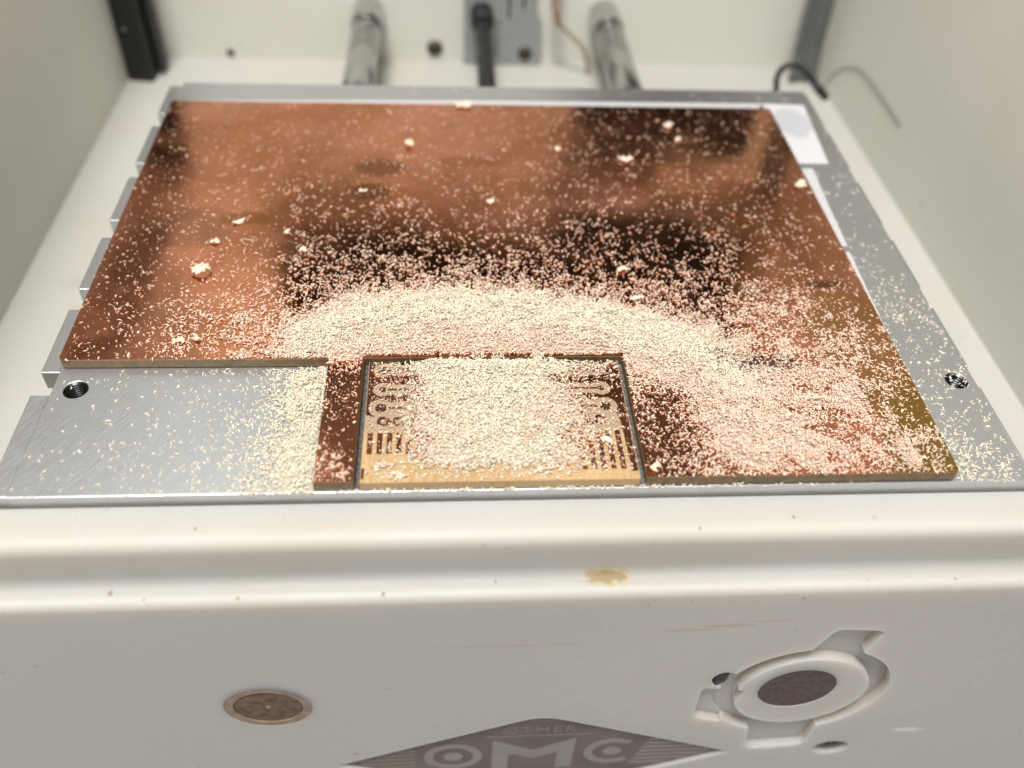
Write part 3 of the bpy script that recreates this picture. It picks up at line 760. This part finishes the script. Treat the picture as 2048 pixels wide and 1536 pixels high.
Dd = np.where(strip & on_board, 2.2*clump+6*gauss(42, 3, 4, 5)*clump+4*np.exp(-np.clip(YN-Y, 0, None)/5), Dd)
Dd = np.where(on_pcb, 5*clump*(Y > 3.0)+1.5*clump+.6, Dd)
n4 = build_chips('copper_dust', Dd, 1.70, 0, 0, .9, 'fine copper dust speckling the bare copper around the chips', size=(.20, .12))
print('chips', n1, n2, n3, n4)

# ------------------------------------------------------------------ bigger curled flakes
rr = random.Random(5)
def flake(x, y, z, L, Wd, curl, yaw, tilt, label, group='curled flakes lying on the boards'):
    bm = bmesh.new(); nu, nv = 9, 5
    top = []
    jag = [rr.uniform(.45, 1.2) for _ in range(nu)]; off = [rr.uniform(-.2, .2) for _ in range(nu)]
    for i in range(nu):
        row = []
        for j in range(nv):
            u_ = i/(nu-1)-.5; v_ = j/(nv-1)-.5
            a = u_*curl
            px = (math.sin(a)/curl if abs(curl) > .05 else u_)*L
            pz = ((1-math.cos(a))/curl if abs(curl) > .05 else 0)*L
            taper = jag[i]*(1-.5*(2*abs(u_))**3)
            row.append(Vector((px+rr.uniform(-.05, .05)*L, (v_*taper+off[i]+rr.uniform(-.12, .12))*Wd, pz+rr.uniform(-.13, .15)*Wd+.4*Wd*(v_*v_))))
        top.append(row)
    th = .13
    A = [[bm.verts.new(p) for p in r_] for r_ in top]
    B = [[bm.verts.new(p-Vector((0, 0, th))) for p in r_] for r_ in top]
    for i in range(nu-1):
        for j in range(nv-1):
            f = bm.faces.new((A[i][j], A[i+1][j], A[i+1][j+1], A[i][j+1])); f.material_index = 0
            f = bm.faces.new((B[i][j], B[i][j+1], B[i+1][j+1], B[i+1][j])); f.material_index = 1
    for i in range(nu-1):
        for q, j in ((0, 0), (1, nv-1)):
            f = bm.faces.new((A[i][j], B[i][j], B[i+1][j], A[i+1][j])); f.material_index = 1
    for j in range(nv-1):
        for i in (0, nu-1):
            f = bm.faces.new((A[i][j], A[i][j+1], B[i][j+1], B[i][j])); f.material_index = 1
    mt = Matrix.Rotation(yaw, 4, 'Z') @ Matrix.Rotation(tilt, 4, 'X')
    bmesh.ops.transform(bm, matrix=mt, verts=bm.verts)
    zm = min(v.co.z for v in bm.verts)
    bmesh.ops.translate(bm, vec=(0, 0, -zm+.004), verts=bm.verts)
    # origin at the flake's foot
    o = finish(bm, 'curled_flake', [M['flake'], M['flakecu']], None, False)
    o.location = (x*S, y*S, z*S)
    return tag(o, label, 'flake', group)
FL = [
 (16.9, 43.9, 3.4, 1.5, -2.2, .45, .9, 'large arched cream flake with copper underside on the board beside the notched bed edge'),
 (49.6, 84.6, 2.2, 1.5, 1.7, 1.2, .9, 'upturned cream flake standing on the copper beyond the dark drop stains'),
 (92.0, 79.8, 2.9, 1.3, .6, .05, .9, 'flat bar-like cream flake with a straight copper edge'),
 (124.6, 71.0, 2.3, 1.7, 1.2, .5, .7, 'cream flake at the very edge of the board beside the narrow tape strip'),
 (60.3, 100.6, 3.4, 1.4, 1.0, .05, .8, 'pale flake lying on the back edge of the copper board'),
 (102.9, 93.3, 2.0, 1.2, 1.0, .1, .8, 'small pale flake near the back edge of the board, beside the spotted tape'),
 (104.0, 87.7, 1.5, 1.0, -1.4, .9, .7, 'small rounded orange-sided flake lying in the dark mirrored patch'),
 (16.5, 27.2, 1.8, 1.0, -1.2, .1, .7, 'chunky cream flake behind the notch edge, larger of a close pair'),
 (19.0, 28.0, 1.5, 1.0, 1.2, 2.0, .4, 'smaller cream flake next to the chunky one behind the notch edge'),
 (17.5, 52.2, 1.6, 1.0, -.9, .2, .8, 'small cream flake with copper side near the scratched stain'),
 (78.6, 6.3, 2.0, .9, -1.3, -.5, .9, 'curled flake with orange belly lying on the small milled board'),
 (29.2, 55.2, 1.4, .8, 1.4, 1.0, .6, 'tiny upright pale flake beside the slim flake in the dark smear'),
 (86.4, 44.7, 2.0, .9, -1.0, .5, .5, 'cream flake just outside the heaped arc of chips'),
 (64.7, 64.8, 1.4, 1.0, 1.2, .3, .6, 'small pale flake alone in the middle of the copper board'),
 (20.6, 58.2, 2.1, .8, .8, .45, .5, 'slim pale flake stuck in a dark smear on the copper'),
 (41.4, 68.2, 1.5, .7, .8, .2, .5, 'slim pale flake resting on the dark drop stain'),
 (78.9, 83.4, 1.4, 1.0, -1.3, 1.3, .8, 'round cream flake between the upturned flake and the flat bar-like flake'),
 (84.6, 1.5, 1.6, 1.2, 1.5, .8, .5, 'fluffy cream flake at the front corner of the cut-out slot'),
 (87.5, 36.6, 2.0, .7, -.6, .2, .6, 'orange-sided flake on the chip arc behind the slot corner without tufts'),
 (72.0, 37.8, 2.2, .7, -.6, .1, .7, 'orange-sided flake on the crest of the chip arc behind the slot middle'),
 (32.5, 50.0, 1.3, .9, 1.2, 1.4, .6, 'tiny upright pale flake between the smear flake and the chip arc'),
]
for x, y, L, Wd, cu, yaw, ti, lab in FL:
    base = 1.70 if not (GL1 < x < GR0 and y < GY0) else 1.69
    i_, j_ = int((x-gx0)/H), int((y-gy0)/H)
    if 'chip arc behind the slot' in lab: base += .5
    flake(x, y, base, L*1.1, Wd*1.05, cu, yaw, ti*.4, lab)
def fluff(x, y, z, n, rad, label):
    bm = bmesh.new()
    for k in range(n):
        a = rr.uniform(0, 6.28); d = rad*math.sqrt(rr.random())
        c = Vector((x+d*math.cos(a)*1.4, y+d*math.sin(a)*.7, z+.15+rr.random()*.5*(1-d/rad)))
        dr = Vector((rr.gauss(0, 1), rr.gauss(0, 1), rr.gauss(0, .35))).normalized()*rr.uniform(.3, .7)
        m_ = c+Vector((0, 0, rr.uniform(0, .2)))
        tube(bm, [c-dr, m_, c+dr], [.04, .14, .05], 5)
    for v in bm.verts: v.co.z = max(v.co.z, z+.003)
    return tag(finish(bm, 'fibre_tuft', M['flake'], None, True), label, 'fibre tuft', 'fibre tufts near the front of the small board')
fluff(48.0, 2.4, 1.60, 22, 1.0, 'white fibre tuft on the bare amber corner of the milled board')
fluff(49.8, .9, 1.60, 16, .8, 'greyish fibre tuft hanging over the front edge of the milled board')
fluff(69.5, 1.3, 1.60, 14, .7, 'small fibre tuft at the middle of the milled board front edge')
